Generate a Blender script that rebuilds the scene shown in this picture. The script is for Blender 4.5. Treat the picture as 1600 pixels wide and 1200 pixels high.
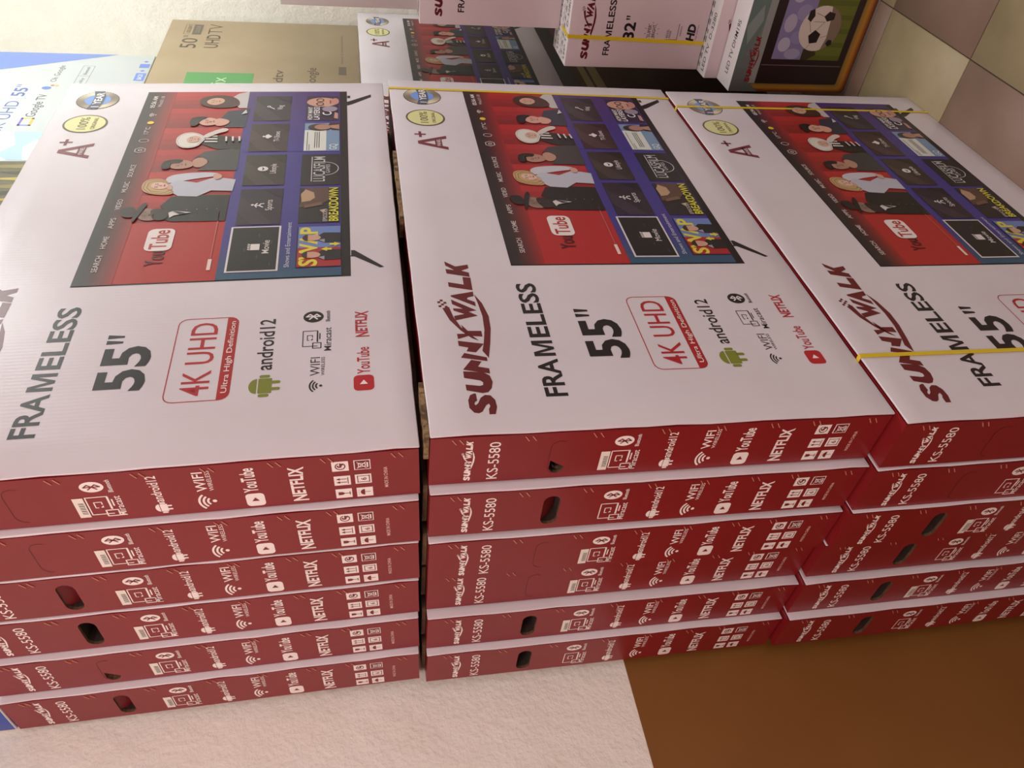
import bpy, math
from mathutils import Matrix, Vector

# ------------------------------------------------------------------ scene, camera, light
scene = bpy.context.scene
for o in list(bpy.data.objects):
    bpy.data.objects.remove(o)
COL = scene.collection
R = math.radians

# The phone was held on its side: the picture's right-hand edge is the floor side.
cam_data = bpy.data.cameras.new('camera')
cam = bpy.data.objects.new('camera', cam_data)
COL.objects.link(cam)
cam_data.sensor_fit = 'HORIZONTAL'
cam_data.sensor_width = 36.0
cam_data.lens = 1189.6 * 36.0 / 1600.0
cam_data.clip_start = 0.02
yaw, pitch, roll = 0.7992, -0.1788, -0.0504
fwd = Vector((math.sin(yaw) * math.cos(pitch), math.cos(yaw) * math.cos(pitch), math.sin(pitch)))
rgt = Vector((math.cos(yaw), -math.sin(yaw), 0.0))
upv = rgt.cross(fwd)
r2 = math.cos(roll) * rgt + math.sin(roll) * upv
u2 = -math.sin(roll) * rgt + math.cos(roll) * upv
m = Matrix((-u2, r2, -fwd)).transposed().to_4x4()
m.translation = Vector((-0.8072, -0.9056, 1.7365))
cam.matrix_world = m
scene.camera = cam

world = bpy.data.worlds.new('world')
scene.world = world
world.use_nodes = True
world.node_tree.nodes['Background'].inputs[0].default_value = (1.0, 0.93, 0.88, 1)
world.node_tree.nodes['Background'].inputs[1].default_value = 0.22


def area(name, loc, target, sx, sy, power, col):
    d = bpy.data.lights.new(name, 'AREA')
    d.shape = 'RECTANGLE'
    d.size, d.size_y, d.energy, d.color = sx, sy, power, col
    ob = bpy.data.objects.new(name, d)
    COL.objects.link(ob)
    ob.location = loc
    ob.rotation_euler = (Vector(target) - Vector(loc)).to_track_quat('-Z', 'Y').to_euler()
    return ob


area('ceiling_tube_light', (2.0, -1.15, 3.5), (3.0, 0.35, 1.7), 1.3, 0.2, 43, (0.96, 1.0, 0.98))
area('wall_tube_light', (-1.7, -0.9, 2.9), (-0.6, 0.2, 0.9), 0.2, 1.3, 33, (1.0, 0.75, 0.72))
area('front_fill_light', (-1.0, -3.6, 1.3), (0.6, 0.3, 1.2), 2.6, 2.0, 25, (1.0, 0.89, 0.90))  # added fill standing for an unseen open shop front, low and warm

vs = scene.view_settings
vs.view_transform = 'Standard'
vs.look = 'None'
vs.gamma = 1.0
vs.use_curve_mapping = False
vs.exposure = 0.0

# ------------------------------------------------------------------ materials


def lin(c):
    return tuple((x / 255 / 12.92) if x / 255 <= 0.04045 else ((x / 255 + 0.055) / 1.055) ** 2.4 for x in c)


def principled(name, col, rough=0.5, coat=0.0, spec=0.5):
    mt = bpy.data.materials.new(name)
    mt.use_nodes = True
    b = mt.node_tree.nodes['Principled BSDF']
    b.inputs['Base Color'].default_value = (*lin(col), 1)
    b.inputs['Roughness'].default_value = rough
    b.inputs['Specular IOR Level'].default_value = spec
    b.inputs['Coat Weight'].default_value = coat
    return mt


def add_noise(mt, col2, scale, amount=1.0, lo=0.35, hi=0.65, detail=6):
    """mottles the base colour towards col2"""
    nt = mt.node_tree
    b = nt.nodes['Principled BSDF']
    tc = nt.nodes.new('ShaderNodeTexCoord')
    n = nt.nodes.new('ShaderNodeTexNoise')
    n.inputs['Scale'].default_value = scale
    n.inputs['Detail'].default_value = detail
    rmp = nt.nodes.new('ShaderNodeMapRange')
    rmp.inputs[1].default_value = lo
    rmp.inputs[2].default_value = hi
    rmp.inputs[4].default_value = amount
    mx = nt.nodes.new('ShaderNodeMix')
    mx.data_type = 'RGBA'
    mx.inputs[6].default_value = b.inputs['Base Color'].default_value[:]
    mx.inputs[7].default_value = (*lin(col2), 1)
    nt.links.new(tc.outputs['Object'], n.inputs['Vector'])
    nt.links.new(n.outputs[0], rmp.inputs[0])
    nt.links.new(rmp.outputs[0], mx.inputs[0])
    nt.links.new(mx.outputs[2], b.inputs['Base Color'])


def add_bump(mt, parts, strength=0.3, dist=0.002):
    """parts: list of (kind, scale, weight, stretch)"""
    nt = mt.node_tree
    b = nt.nodes['Principled BSDF']
    tc = nt.nodes.new('ShaderNodeTexCoord')
    prev = None
    for kind, scale, w, stretch in parts:
        mp = nt.nodes.new('ShaderNodeMapping')
        mp.inputs['Scale'].default_value = stretch
        nt.links.new(tc.outputs['Object'], mp.inputs['Vector'])
        if kind == 'noise':
            t = nt.nodes.new('ShaderNodeTexNoise')
            t.inputs['Detail'].default_value = 5
        else:
            t = nt.nodes.new('ShaderNodeTexWave')
            t.inputs['Distortion'].default_value = 0.6
        t.inputs['Scale'].default_value = scale
        nt.links.new(mp.outputs[0], t.inputs['Vector'])
        mul = nt.nodes.new('ShaderNodeMath')
        mul.operation = 'MULTIPLY'
        mul.inputs[1].default_value = w
        nt.links.new(t.outputs[1 if kind == 'wave' else 0], mul.inputs[0])
        if prev:
            ad = nt.nodes.new('ShaderNodeMath')
            nt.links.new(prev.outputs[0], ad.inputs[0])
            nt.links.new(mul.outputs[0], ad.inputs[1])
            prev = ad
        else:
            prev = mul
    bp = nt.nodes.new('ShaderNodeBump')
    bp.inputs['Strength'].default_value = strength
    bp.inputs['Distance'].default_value = dist
    nt.links.new(prev.outputs[0], bp.inputs['Height'])
    nt.links.new(bp.outputs[0], b.inputs['Normal'])


M = {}
M['white'] = principled('white_carton', (224, 216, 222), 0.34)
add_noise(M['white'], (214, 204, 210), 3.0, 0.7)
add_bump(M['white'], [('wave', 38, 0.045, (1, 1, 0.02)), ('noise', 2.2, 3.0, (1, 1, 1)), ('noise', 9, 0.5, (1, 1, 1))], 0.25, 0.004)
M['red'] = principled('red_carton', (136, 28, 33), 0.36)
add_noise(M['red'], (126, 24, 29), 5.0, 0.8)
add_bump(M['red'], [('noise', 6, 1.0, (1, 1, 1)), ('noise', 40, 0.15, (1, 1, 0.2))], 0.25, 0.004)
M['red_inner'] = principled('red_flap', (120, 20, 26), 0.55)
M['dark'] = principled('dark_recess_shade', (46, 32, 24), 0.9)  # near-black stands for shade in the panel gap and hand holes
M['kraft'] = principled('kraft_board', (150, 124, 88), 0.8)
add_noise(M['kraft'], (84, 62, 40), 70, 0.95, 0.4, 0.6)
add_bump(M['kraft'], [('noise', 90, 1.0, (1, 1, 1))], 0.5, 0.003)
M['kraft_shaded'] = principled('kraft_shaded_board', (112, 84, 58), 0.8)  # kraft board darkened with the shade of gaps and hole rims
add_noise(M['kraft_shaded'], (78, 56, 38), 50, 0.9)
M['kraft_box'] = principled('kraft_carton', (164, 146, 118), 0.6)
add_noise(M['kraft_box'], (154, 136, 107), 4, 0.8)
add_bump(M['kraft_box'], [('noise', 5, 1.0, (1, 1, 1))], 0.2, 0.004)
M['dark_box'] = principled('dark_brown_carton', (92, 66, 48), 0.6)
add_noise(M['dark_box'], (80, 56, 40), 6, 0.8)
M['white2'] = principled('white_carton_matt', (226, 218, 218), 0.45)
add_bump(M['white2'], [('noise', 4, 1.0, (1, 1, 1))], 0.2, 0.004)
M['pinkish'] = principled('pinkish_white_carton', (228, 208, 212), 0.42)
add_noise(M['pinkish'], (220, 198, 203), 3, 0.8)
add_bump(M['pinkish'], [('noise', 4, 1.0, (1, 1, 1))], 0.2, 0.004)
M['grey_white'] = principled('grey_white_carton', (190, 196, 196), 0.5)
add_noise(M['grey_white'], (183, 189, 189), 3, 0.8)
M['blue'] = principled('blue_carton', (52, 84, 178), 0.4)
add_noise(M['blue'], (46, 76, 168), 5, 0.8)
M['strap'] = principled('yellow_strap', (226, 196, 36), 0.35)
add_bump(M['strap'], [('noise', 200, 1.0, (1, 1, 1))], 0.15, 0.001)
M['staple'] = principled('staple_wire', (206, 140, 116), 0.3)
M['wall'] = principled('wall_plaster', (248, 246, 236), 0.7)
add_noise(M['wall'], (243, 239, 227), 9, 0.8)
add_bump(M['wall'], [('noise', 28, 1.0, (1, 1, 1)), ('noise', 95, 0.6, (1, 1, 1))], 0.6, 0.006)
M['dado'] = principled('brown_gloss_paint', (136, 90, 40), 0.42)
add_noise(M['dado'], (128, 82, 34), 3, 0.8)
add_bump(M['dado'], [('noise', 14, 1.0, (1, 1, 1))], 0.12, 0.003)
M['ceiling'] = principled('ceiling_paint', (232, 230, 224), 0.8)
add_noise(M['ceiling'], (224, 222, 216), 4, 0.8)
M['grout'] = principled('grout', (70, 58, 48), 0.9)
add_noise(M['grout'], (54, 44, 36), 30, 0.9)
M['tile_a'] = principled('beige_tile', (170, 154, 120), 0.5)
add_noise(M['tile_a'], (152, 136, 104), 5, 0.9)
M['tile_b'] = principled('mauve_tile', (144, 118, 102), 0.5)
add_noise(M['tile_b'], (128, 104, 88), 5, 0.9)
# printed ink: colour comes from the print itself
ink = bpy.data.materials.new('printed_ink')
ink.use_nodes = True
_a = ink.node_tree.nodes.new('ShaderNodeVertexColor')
_a.layer_name = 'ink'
_b = ink.node_tree.nodes['Principled BSDF']
_b.inputs['Roughness'].default_value = 0.36
ink.node_tree.links.new(_a.outputs[0], _b.inputs['Base Color'])

# ------------------------------------------------------------------ helpers


def mesh_obj(name, mesh, parent=None):
    ob = bpy.data.objects.new(name, mesh)
    COL.objects.link(ob)
    if parent:
        ob.parent = parent
    return ob


def empty(name, loc, rot=(0, 0, 0)):
    ob = bpy.data.objects.new(name, None)
    ob.empty_display_size = 0.1
    COL.objects.link(ob)
    ob.location = loc
    ob.rotation_euler = rot
    return ob


def tag(ob, label, cat, group=None):
    ob['label'] = label
    ob['category'] = cat
    if group:
        ob['group'] = group
    return ob


def box_mesh(name, lo, hi, mats, bevel=0.0, face_mats=None, seg=2):
    """box from lo to hi; face_mats maps '-x','+x','-y','+y','-z','+z' to a slot"""
    import bmesh
    bm = bmesh.new()
    x0, y0, z0 = lo
    x1, y1, z1 = hi
    v = [bm.verts.new(p) for p in ((x0, y0, z0), (x1, y0, z0), (x1, y1, z0), (x0, y1, z0),
                                   (x0, y0, z1), (x1, y0, z1), (x1, y1, z1), (x0, y1, z1))]
    for key, idx in (('-z', (3, 2, 1, 0)), ('+z', (4, 5, 6, 7)), ('-y', (0, 1, 5, 4)),
                     ('+x', (1, 2, 6, 5)), ('+y', (2, 3, 7, 6)), ('-x', (3, 0, 4, 7))):
        f = bm.faces.new([v[i] for i in idx])
        f.material_index = (face_mats or {}).get(key, 0)
    if bevel:
        bmesh.ops.bevel(bm, geom=bm.edges[:], offset=bevel, segments=seg, affect='EDGES', profile=0.5)
        for f in bm.faces:
            f.smooth = True
    me = bpy.data.meshes.new(name)
    bm.to_mesh(me)
    bm.free()
    for mt in mats:
        me.materials.append(mt)
    if bevel:
        try:
            me.set_sharp_from_angle(angle=R(50))
        except Exception:
            pass
    return me


_GLYPH = {}


def glyphs(s, bold):
    """flat triangles of a string in the built-in font; (verts, faces, xmin, xmax, cap height)"""
    key = (s, bold)
    if key not in _GLYPH:
        cu = bpy.data.curves.new('lettering', 'FONT')
        cu.body = s
        cu.size = 1.0
        cu.resolution_u = 3
        cu.offset = bold
        ob = bpy.data.objects.new('lettering', cu)
        COL.objects.link(ob)
        dg = bpy.context.evaluated_depsgraph_get()
        me = ob.evaluated_get(dg).to_mesh()
        vs_ = [(v.co.x, v.co.y) for v in me.vertices]
        fs_ = [tuple(p.vertices) for p in me.polygons]
        ob.evaluated_get(dg).to_mesh_clear()
        bpy.data.objects.remove(ob)
        bpy.data.curves.remove(cu)
        xs = [a for a, b in vs_]
        _GLYPH[key] = (vs_, fs_, min(xs), max(xs))
    return _GLYPH[key]


CAP = None


class Ink:
    """flat print made of coloured polygons in (u, v) metres on one face of a box"""

    def __init__(self):
        self.v, self.f, self.c = [], [], []

    def poly(self, pts, col, lay=0):
        n = len(self.v)
        self.v += [(p[0], p[1], lay) for p in pts]
        self.f.append(tuple(range(n, n + len(pts))))
        self.c.append(col)

    def rect(self, u0, v0, u1, v1, col, lay=0):
        self.poly([(u0, v0), (u1, v0), (u1, v1), (u0, v1)], col, lay)

    def rrect(self, u0, v0, u1, v1, r, col, lay=0, corners='1111'):
        pts = []
        for k, (cx, cy) in enumerate(((u0 + r, v0 + r), (u1 - r, v0 + r), (u1 - r, v1 - r), (u0 + r, v1 - r))):
            if corners[k] == '0':
                pts.append(((u0, v0), (u1, v0), (u1, v1), (u0, v1))[k])
                continue
            for j in range(5):
                a = R(180 + 90 * k + 22.5 * j)
                pts.append((cx + r * math.cos(a), cy + r * math.sin(a)))
        self.poly(pts, col, lay)
        return pts

    def ell(self, cu, cv, ru, rv, col, lay=0, n=24, a0=0, a1=360):
        self.poly([(cu + ru * math.cos(R(a0 + (a1 - a0) * i / n)), cv + rv * math.sin(R(a0 + (a1 - a0) * i / n)))
                   for i in range(n + (0 if a1 - a0 == 360 else 1))], col, lay)

    def ring(self, cu, cv, r0, r1, col, lay=0, a0=0, a1=360, n=20):
        for i in range(n):
            a, b = R(a0 + (a1 - a0) * i / n), R(a0 + (a1 - a0) * (i + 1) / n)
            self.poly([(cu + r0 * math.cos(a), cv + r0 * math.sin(a)), (cu + r1 * math.cos(a), cv + r1 * math.sin(a)),
                       (cu + r1 * math.cos(b), cv + r1 * math.sin(b)), (cu + r0 * math.cos(b), cv + r0 * math.sin(b))], col, lay)

    def line(self, pts, w, col, lay=0, closed=False):
        pts = list(pts)
        if closed:
            pts.append(pts[0])
        for (x0, y0), (x1, y1) in zip(pts, pts[1:]):
            d = math.hypot(x1 - x0, y1 - y0)
            if d < 1e-7:
                continue
            tx, ty = (x1 - x0) / d * w / 2, (y1 - y0) / d * w / 2
            a, b, c, e = x0 - tx * .6, y0 - ty * .6, x1 + tx * .6, y1 + ty * .6
            self.poly([(a - ty, b + tx), (a + ty, b - tx), (c + ty, e - tx), (c - ty, e + tx)], col, lay)

    def text(self, s, u0, v0, u1, cap, col, lay=0, bold=0.0, shear=0.0, turn=None):
        """turn: (cu, cv, degrees) rotates the fitted string about a point"""
        vs_, fs_, xa, xb = glyphs(s, bold)
        capf = 0.69 + 2 * bold
        k = cap / capf
        n = len(self.v)
        for x, y in vs_:
            y = (y + bold) * k
            p = (u0 + (x - xa) / (xb - xa) * (u1 - u0) + shear * y, v0 + y)
            if turn:
                a = R(turn[2])
                dx, dy = p[0] - turn[0], p[1] - turn[1]
                p = (turn[0] + dx * math.cos(a) - dy * math.sin(a), turn[1] + dx * math.sin(a) + dy * math.cos(a))
            self.v.append((p[0], p[1], lay))
        for f in fs_:
            self.f.append(tuple(i + n for i in f))
            self.c.append(col)

    def smooth(self, pts, col, lay=0, rounds=2):
        for _ in range(rounds):
            out = []
            for (a, b), (c, d) in zip(pts, pts[1:] + pts[:1]):
                out += [(a * .75 + c * .25, b * .75 + d * .25), (a * .25 + c * .75, b * .25 + d * .75)]
            pts = out
        self.poly(pts, col, lay)

    def shapes(self, polys, fn, col, lay=0):
        for p in polys:
            self.poly([fn(*q) for q in p], col, lay)

    def mesh(self, name, face, D=0.0, H=0.0):
        e = 0.00035
        co = []
        for u, v, l in self.v:
            off = e * (l + 1)
            if face == 'front':
                co.append((u, -off, v))
            elif face == 'left':
                co.append((0.0015 - off, D - u, v))
            elif face == 'top':
                co.append((u, v, H + off))
        me = bpy.data.meshes.new(name)
        me.from_pydata(co, [], self.f)
        me.update()
        ca = me.color_attributes.new('ink', 'FLOAT_COLOR', 'CORNER')
        cols = {}
        for p, c in zip(me.polygons, self.c):
            if c not in cols:
                cols[c] = (*lin(c), 1.0)
            for li in p.loop_indices:
                ca.data[li].color = cols[c]
        me.materials.append(ink)
        return me


BLACK, WHITE, MAROON, RED = (34, 26, 28), (240, 232, 230), (104, 26, 34), (178, 34, 44)

LOGO = [
    [(.4371,.7553),(.4243,.7103),(.439,.7104),(.4459,.725),(.4543,.7093),(.4669,.7095),(.4606,.7354),(.4789,.756),(.4643,.755),(.4481,.7388),(.4523,.7562)],
    [(.3927,.7556),(.3802,.7102),(.4215,.7093),(.4247,.725),(.3988,.7254),(.4078,.7556)],
    [(.365,.7548),(.3757,.71),(.3611,.7108),(.357,.7232),(.3518,.7244),(.3427,.7105),(.3293,.7104),(.3606,.7547)],
    [(.3515,.7557),(.3165,.7105),(.3133,.7263),(.3006,.7103),(.2882,.7533),(.301,.7555),(.3065,.735),(.3176,.7544),(.3244,.7545),(.3221,.7358),(.3372,.7549)],
    [(.2756,.7452),(.2568,.7347),(.2557,.7099),(.2395,.7098),(.2429,.7339),(.2342,.7552),(.249,.7555),(.2488,.7413)],
    [(.2296,.7562),(.2194,.7101),(.1967,.7273),(.2001,.7438),(.2101,.7393),(.2158,.7561)],
    [(.1959,.7485),(.1825,.7099),(.1726,.7101),(.1837,.7557)],
    [(.177,.7386),(.172,.7208),(.159,.7287),(.1534,.7099),(.1402,.7101),(.1523,.7558)],
    [(.1481,.7561),(.1444,.7222),(.135,.7114),(.1192,.7087),(.104,.7124),(.0943,.7197),(.0926,.7294),(.1009,.7559),(.1151,.756),(.1103,.7317),(.1123,.726),(.1191,.7252),(.1239,.7299),(.1316,.7564)],
    [(.0923,.7413),(.0751,.7412),(.0727,.7448),(.068,.7468),(.0646,.745),(.0692,.7402),(.0819,.7345),(.0881,.7265),(.0868,.7173),(.0755,.7108),(.0592,.71),(.0425,.7146),(.0426,.725),(.0546,.7244),(.0615,.721),(.0674,.7225),(.0635,.7277),(.0496,.7355),(.0459,.7417),(.048,.7495),(.0589,.7561),(.0767,.7561),(.0889,.7515),(.0925,.7448)],
    [(.3255,.7748),(.3289,.7619),(.299,.7568),(.268,.7461),(.2282,.7175),(.2357,.7297),(.2581,.7473),(.289,.7644)],
    [(.3668,.7092),(.3395,.7056),(.299,.7018),(.2583,.7036),(.2194,.7104),(.2006,.7153),(.1808,.7064),(.2189,.6985),(.2618,.6914),(.2986,.69),(.3392,.6975)],
]
FIGURES = {
    'man1': {
        'coat': [(.323,.774),(.369,.74),(.376,.674),(.372,.501),(.248,.503),(.251,.712),(.264,.752),(.283,.73)],
        'face': [(.296,.859),(.316,.84),(.314,.806),(.297,.774),(.276,.762),(.257,.784),(.259,.825),(.272,.848)],
        'beard': [(.31,.805),(.311,.764),(.295,.733),(.267,.73),(.256,.757),(.261,.785),(.286,.802)],
        'shirt': [(.291,.732),(.299,.713),(.29,.642),(.277,.708),(.267,.723)],
        'crown': [(.302,.924),(.318,.919),(.323,.877),(.308,.862),(.272,.859),(.274,.906)],
        'brim': [(.343,.834),(.331,.823),(.272,.848),(.249,.858),(.254,.869),(.3,.86),(.326,.85)],
    },
    'woman2': {
        'sleeve': [(.436,.783),(.475,.782),(.49,.701),(.49,.579),(.472,.551),(.459,.655),(.441,.74)],
        'dress': [(.43,.767),(.451,.733),(.436,.65),(.464,.575),(.449,.489),(.39,.495),(.395,.583),(.366,.636),(.371,.714),(.393,.75)],
        'hair': [(.411,.874),(.448,.871),(.461,.841),(.458,.788),(.437,.763),(.413,.763),(.388,.728),(.374,.754),(.384,.842)],
        'neck': [(.433,.779),(.422,.744),(.398,.745),(.408,.773)],
        'face': [(.431,.837),(.442,.814),(.436,.778),(.422,.761),(.407,.771),(.404,.804),(.415,.833)],
        'hand': [(.477,.593),(.479,.557),(.457,.546),(.445,.577)],
    },
    'man5': {
        'shirt': [(.807,.617),(.859,.586),(.877,.481),(.751,.49),(.752,.591),(.787,.563)],
        'neck': [(.816,.638),(.803,.577),(.784,.565),(.761,.593),(.763,.638)],
        'face': [(.789,.722),(.817,.681),(.81,.635),(.788,.617),(.766,.633),(.762,.687)],
        'hair': [(.782,.756),(.814,.75),(.823,.71),(.818,.668),(.798,.705),(.764,.715),(.758,.742)],
        'patch': [(.834,.519),(.867,.5),(.842,.491)],
    },
    'man3': {
        'jacket': [(.565,.696),(.605,.652),(.616,.591),(.623,.493),(.498,.493),(.502,.663),(.55,.619),(.578,.663)],
        'neck': [(.558,.695),(.578,.663),(.55,.617),(.515,.65),(.521,.687)],
        'face': [(.537,.79),(.56,.767),(.559,.716),(.542,.683),(.518,.687),(.507,.745),(.516,.781)],
        'hair': [(.524,.822),(.553,.815),(.563,.778),(.56,.732),(.548,.734),(.542,.783),(.51,.784),(.509,.811)],
    },
    'woman4': {
        'dress': [(.68,.666),(.704,.616),(.696,.549),(.677,.494),(.62,.495),(.62,.602),(.652,.677)],
        'stripe1': [(.703,.663),(.701,.61),(.694,.609),(.695,.661)],
        'stripe2': [(.686,.66),(.684,.607),(.676,.606),(.677,.66)],
        'stripe3': [(.668,.662),(.666,.604),(.659,.603),(.66,.663)],
        'hair': [(.671,.793),(.702,.785),(.721,.75),(.716,.7),(.686,.657),(.657,.673),(.632,.689),(.623,.74),(.639,.777)],
        'arm': [(.698,.681),(.741,.606),(.744,.568),(.726,.563),(.709,.617),(.68,.656)],
        'face': [(.681,.747),(.701,.714),(.689,.679),(.666,.68),(.655,.71),(.661,.74)],
    },
    'woman6': {
        'top': [(.948,.587),(.983,.551),(.998,.499),(.88,.498),(.88,.536),(.921,.566)],
        'hair': [(.921,.74),(.952,.729),(.972,.674),(.969,.591),(.934,.538),(.887,.537),(.878,.646),(.894,.707)],
        'face': [(.929,.704),(.952,.671),(.948,.621),(.921,.609),(.897,.65),(.908,.692)],
    },
}

# ------------------------------------------------------------------ room
def structure(name, lo, hi, mat):
    ob = mesh_obj(name, box_mesh(name, lo, hi, [mat]))
    ob['kind'] = 'structure'
    return ob


WALL_Y, WALL_X, CEIL = 0.80, 3.10, 3.62
structure('wall_back', (-3.0, WALL_Y, -0.02), (WALL_X + 0.12, WALL_Y + 0.12, CEIL), M['wall'])
structure('trim_1', (-3.0, WALL_Y - 0.002, 0.0), (WALL_X, WALL_Y + 0.02, 1.183), M['dado'])
structure('wall_right', (WALL_X, -4.2, -0.02), (WALL_X + 0.12, WALL_Y, CEIL), M['wall'])
structure('wall_left', (-3.12, -4.2, -0.02), (-3.0, WALL_Y + 0.12, CEIL), M['wall'])
structure('ceiling', (-3.12, -4.2, CEIL), (WALL_X + 0.12, WALL_Y + 0.12, CEIL + 0.1), M['ceiling'])
floor = structure('floor', (-3.12, -4.2, -0.10), (WALL_X + 0.12, WALL_Y + 0.12, -0.0035), M['grout'])
TS = 0.43
tile_me = [box_mesh('floor_tile', (0.0015, 0.0015, -0.008), (TS - 0.0015, TS - 0.0015, 0.0), [M[k]], 0.0012, seg=1)
           for k in ('tile_a', 'tile_b')]
for i in range(-9, 5):
    for j in range(-8, 3):
        x, y = 1.175 + i * TS, -0.190 + j * TS
        if x + TS > WALL_X + 0.10 or y + TS > WALL_Y + 0.31 or x < -3.0:
            continue
        t = mesh_obj('floor_tile', tile_me[(i + j) % 2], floor)
        t.location = (x, y, 0)

# ------------------------------------------------------------------ prints of the big television carton
BW, BD, BH = 1.3862, 0.1225, 0.826


def brand(inkp, fn, col, lay=0):
    inkp.shapes(LOGO, fn, col, lay)
    for i in range(4):                                  # chequered flag on the swoosh
        for j in range(3):
            if (i + j) % 2 == 0:
                u, v = 0.3268 + i * 0.0062 + j * 0.001, 0.764 + j * 0.0058 + i * 0.0006
                inkp.poly([fn(u, v), fn(u + .0058, v + .0006), fn(u + .0052, v + .006), fn(u - .0004, v + .0054)], col, lay)


def bluetooth(k, cu, cv, ru, rv, fg, bg, lay=0):
    k.ell(cu, cv, ru, rv, fg, lay)
    pts = [(-.45, .38), (.42, -.32), (0, -.68), (0, .68), (.42, .32), (-.45, -.38)]
    k.line([(cu + a * ru, cv + b * rv) for a, b in pts], min(ru, rv) * .17, bg, lay + 1)


def wifi(k, cu, cv, s, col, lay=0, rot=90):
    k.ell(cu, cv, .15 * s, .15 * s, col, lay, 12)
    for r0 in (.36, .64, .92):
        k.ring(cu, cv, r0 * s, (r0 + .15) * s, col, lay, rot - 48, rot + 48, 10)


def robot(k, cu, v0, v1, wd, col, lay=0):
    """plain robot emblem standing between v0 and v1"""
    h = v1 - v0
    w = wd * .36
    k.ell(cu, v0 + .70 * h, w, .24 * h, col, lay, 12, 0, 180)
    k.rrect(cu - w, v0 + .25 * h, cu + w, v0 + .66 * h, .1 * w, col, lay)
    for s in (-1, 1):
        k.rrect(cu + s * w * 1.28 - .2 * w, v0 + .32 * h, cu + s * w * 1.28 + .2 * w, v0 + .64 * h, .18 * w, col, lay)
        k.rrect(cu + s * w * .45 - .2 * w, v0, cu + s * w * .45 + .2 * w, v0 + .3 * h, .18 * w, col, lay)


def miracast(k, u0, v0, u1, v1, col, bg, lay=0):
    w, h = u1 - u0, v1 - v0
    t = .055 * h
    k.line([(u0 + .12 * w, v0 + .2 * h), (u0 + .12 * w, v1), (u1, v1), (u1, v0 + .2 * h)], t * .9, col, lay)
    k.rect(u0 + .35 * w, v0 + .16 * h, u1, v0 + .24 * h, col, lay)
    k.rect(u0 + .5 * w, v0 + .04 * h, u0 + .85 * w, v0 + .10 * h, col, lay)
    k.line([(u0 + .46 * w, v0 + .66 * h), (u0 + .46 * w, v0 + .76 * h), (u0 + .74 * w, v0 + .76 * h), (u0 + .74 * w, v0 + .48 * h), (u0 + .62 * w, v0 + .48 * h)], t * .8, col, lay)
    k.poly([(u0 + .46 * w, v0 + .46 * h), (u0 + .57 * w, v0 + .46 * h), (u0 + .46 * w, v0 + .58 * h)], col, lay)
    k.line([(u0, v0), (u0 + .3 * w, v0), (u0 + .3 * w, v0 + .45 * h), (u0, v0 + .45 * h)], t, col, lay, True)


def play_badge(k, u0, v0, u1, v1, col, tri, lay=0):
    w, h = u1 - u0, v1 - v0
    k.rrect(u0, v0, u1, v1, .24 * h, col, lay)
    k.poly([(u0 + .4 * w, v0 + .3 * h), (u0 + .68 * w, v0 + .5 * h), (u0 + .4 * w, v0 + .7 * h)], tri, lay + 1)


def netflix(k, u0, v0, u1, cap, col, lay=0):
    """tall narrow capitals whose feet bow up in the middle"""
    n0 = len(k.v)
    k.text('NETFLIX', u0, v0, u1, cap, col, lay, 0.03)
    for i in range(n0, len(k.v)):
        u, v, l = k.v[i]
        s = (u - u0) / (u1 - u0) * 2 - 1
        k.v[i] = (u, v + .16 * cap * (1 - s * s) * (1 - (v - v0) / cap), l)


def frameless(k, u0, v0, u1, cap, bold):
    """FRAMELESS with an upright, straight-sided M"""
    w = u1 - u0
    k.text('FRA', u0, v0, u0 + .296 * w, cap, BLACK, 0, bold)
    a, b, t = u0 + .320 * w, u0 + .452 * w, .026 * w
    m_ = (a + b) / 2
    k.poly([(a, v0), (a + t, v0), (a + t, v0 + .74 * cap), (m_ - .4 * t, v0), (m_ + .4 * t, v0), (b - t, v0 + .74 * cap), (b - t, v0), (b, v0),
            (b, v0 + cap), (b - 1.35 * t, v0 + cap), (m_, v0 + .27 * cap), (a + 1.35 * t, v0 + cap), (a, v0 + cap)], BLACK)
    k.text('ELESS', u0 + .482 * w, v0, u1, cap, BLACK, 0, bold)


FRONT = {}


def front_part(name):
    k = Ink()
    FRONT[name] = k
    return k


idt = lambda u, v: (u, v)
k = front_part('brand_lettering')
brand(k, idt, MAROON)
frameless(front_part('product_lettering'), .0777, .5833, .4005, .0395, .022)
k = front_part('size_lettering')
k.text('55', .1693, .443, .282, .079, BLACK, 0, .03)
for u in (.2895, .3045):
    k.poly([(u + .002, .4945), (u + .007, .4945), (u + .0105, .522), (u, .522)], BLACK)
k = front_part('resolution_badge')
k.line(k.rrect(.1346, .304, .349, .4075, .016, RED, -9) and
       [p for p in Ink().rrect(.1346, .304, .349, .4075, .016, RED)], .0018, RED, 0, True)
k.f, k.c = k.f[1:], k.c[1:]                      # keep only the outline
k.rrect(.1346, .304, .349, .3235, .014, (172, 36, 40), 0, '1100')
k.text('4K UHD', .147, .338, .336, .046, RED, 0, .004)
k.text('Ultra High Definition', .150, .3085, .337, .0095, WHITE, 1, .004)
k = front_part('system_lettering')
robot(k, .161, .2219, .277, .050, (126, 134, 48))
k.text('android12', .200, .238, .338, .0275, BLACK, 0, .012)
k = front_part('connection_icons')
bluetooth(k, .3388, .1705, .0165, .0185, BLACK, WHITE)
k.text('Bluetooth', .3235, .1405, .355, .008, BLACK, 0, .01)
miracast(k, .250, .156, .298, .188, BLACK, WHITE)
k.text('Miracast', .2417, .138, .3057, .0125, BLACK, 0, .004)
wifi(k, .153, .155, .0185, BLACK)
k.text('WIFI', .1785, .157, .2255, .0165, BLACK, 0, -.004)
k.text('WIRELESS', .1783, .149, .2252, .0058, BLACK)
k = front_part('video_service_lettering')
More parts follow.
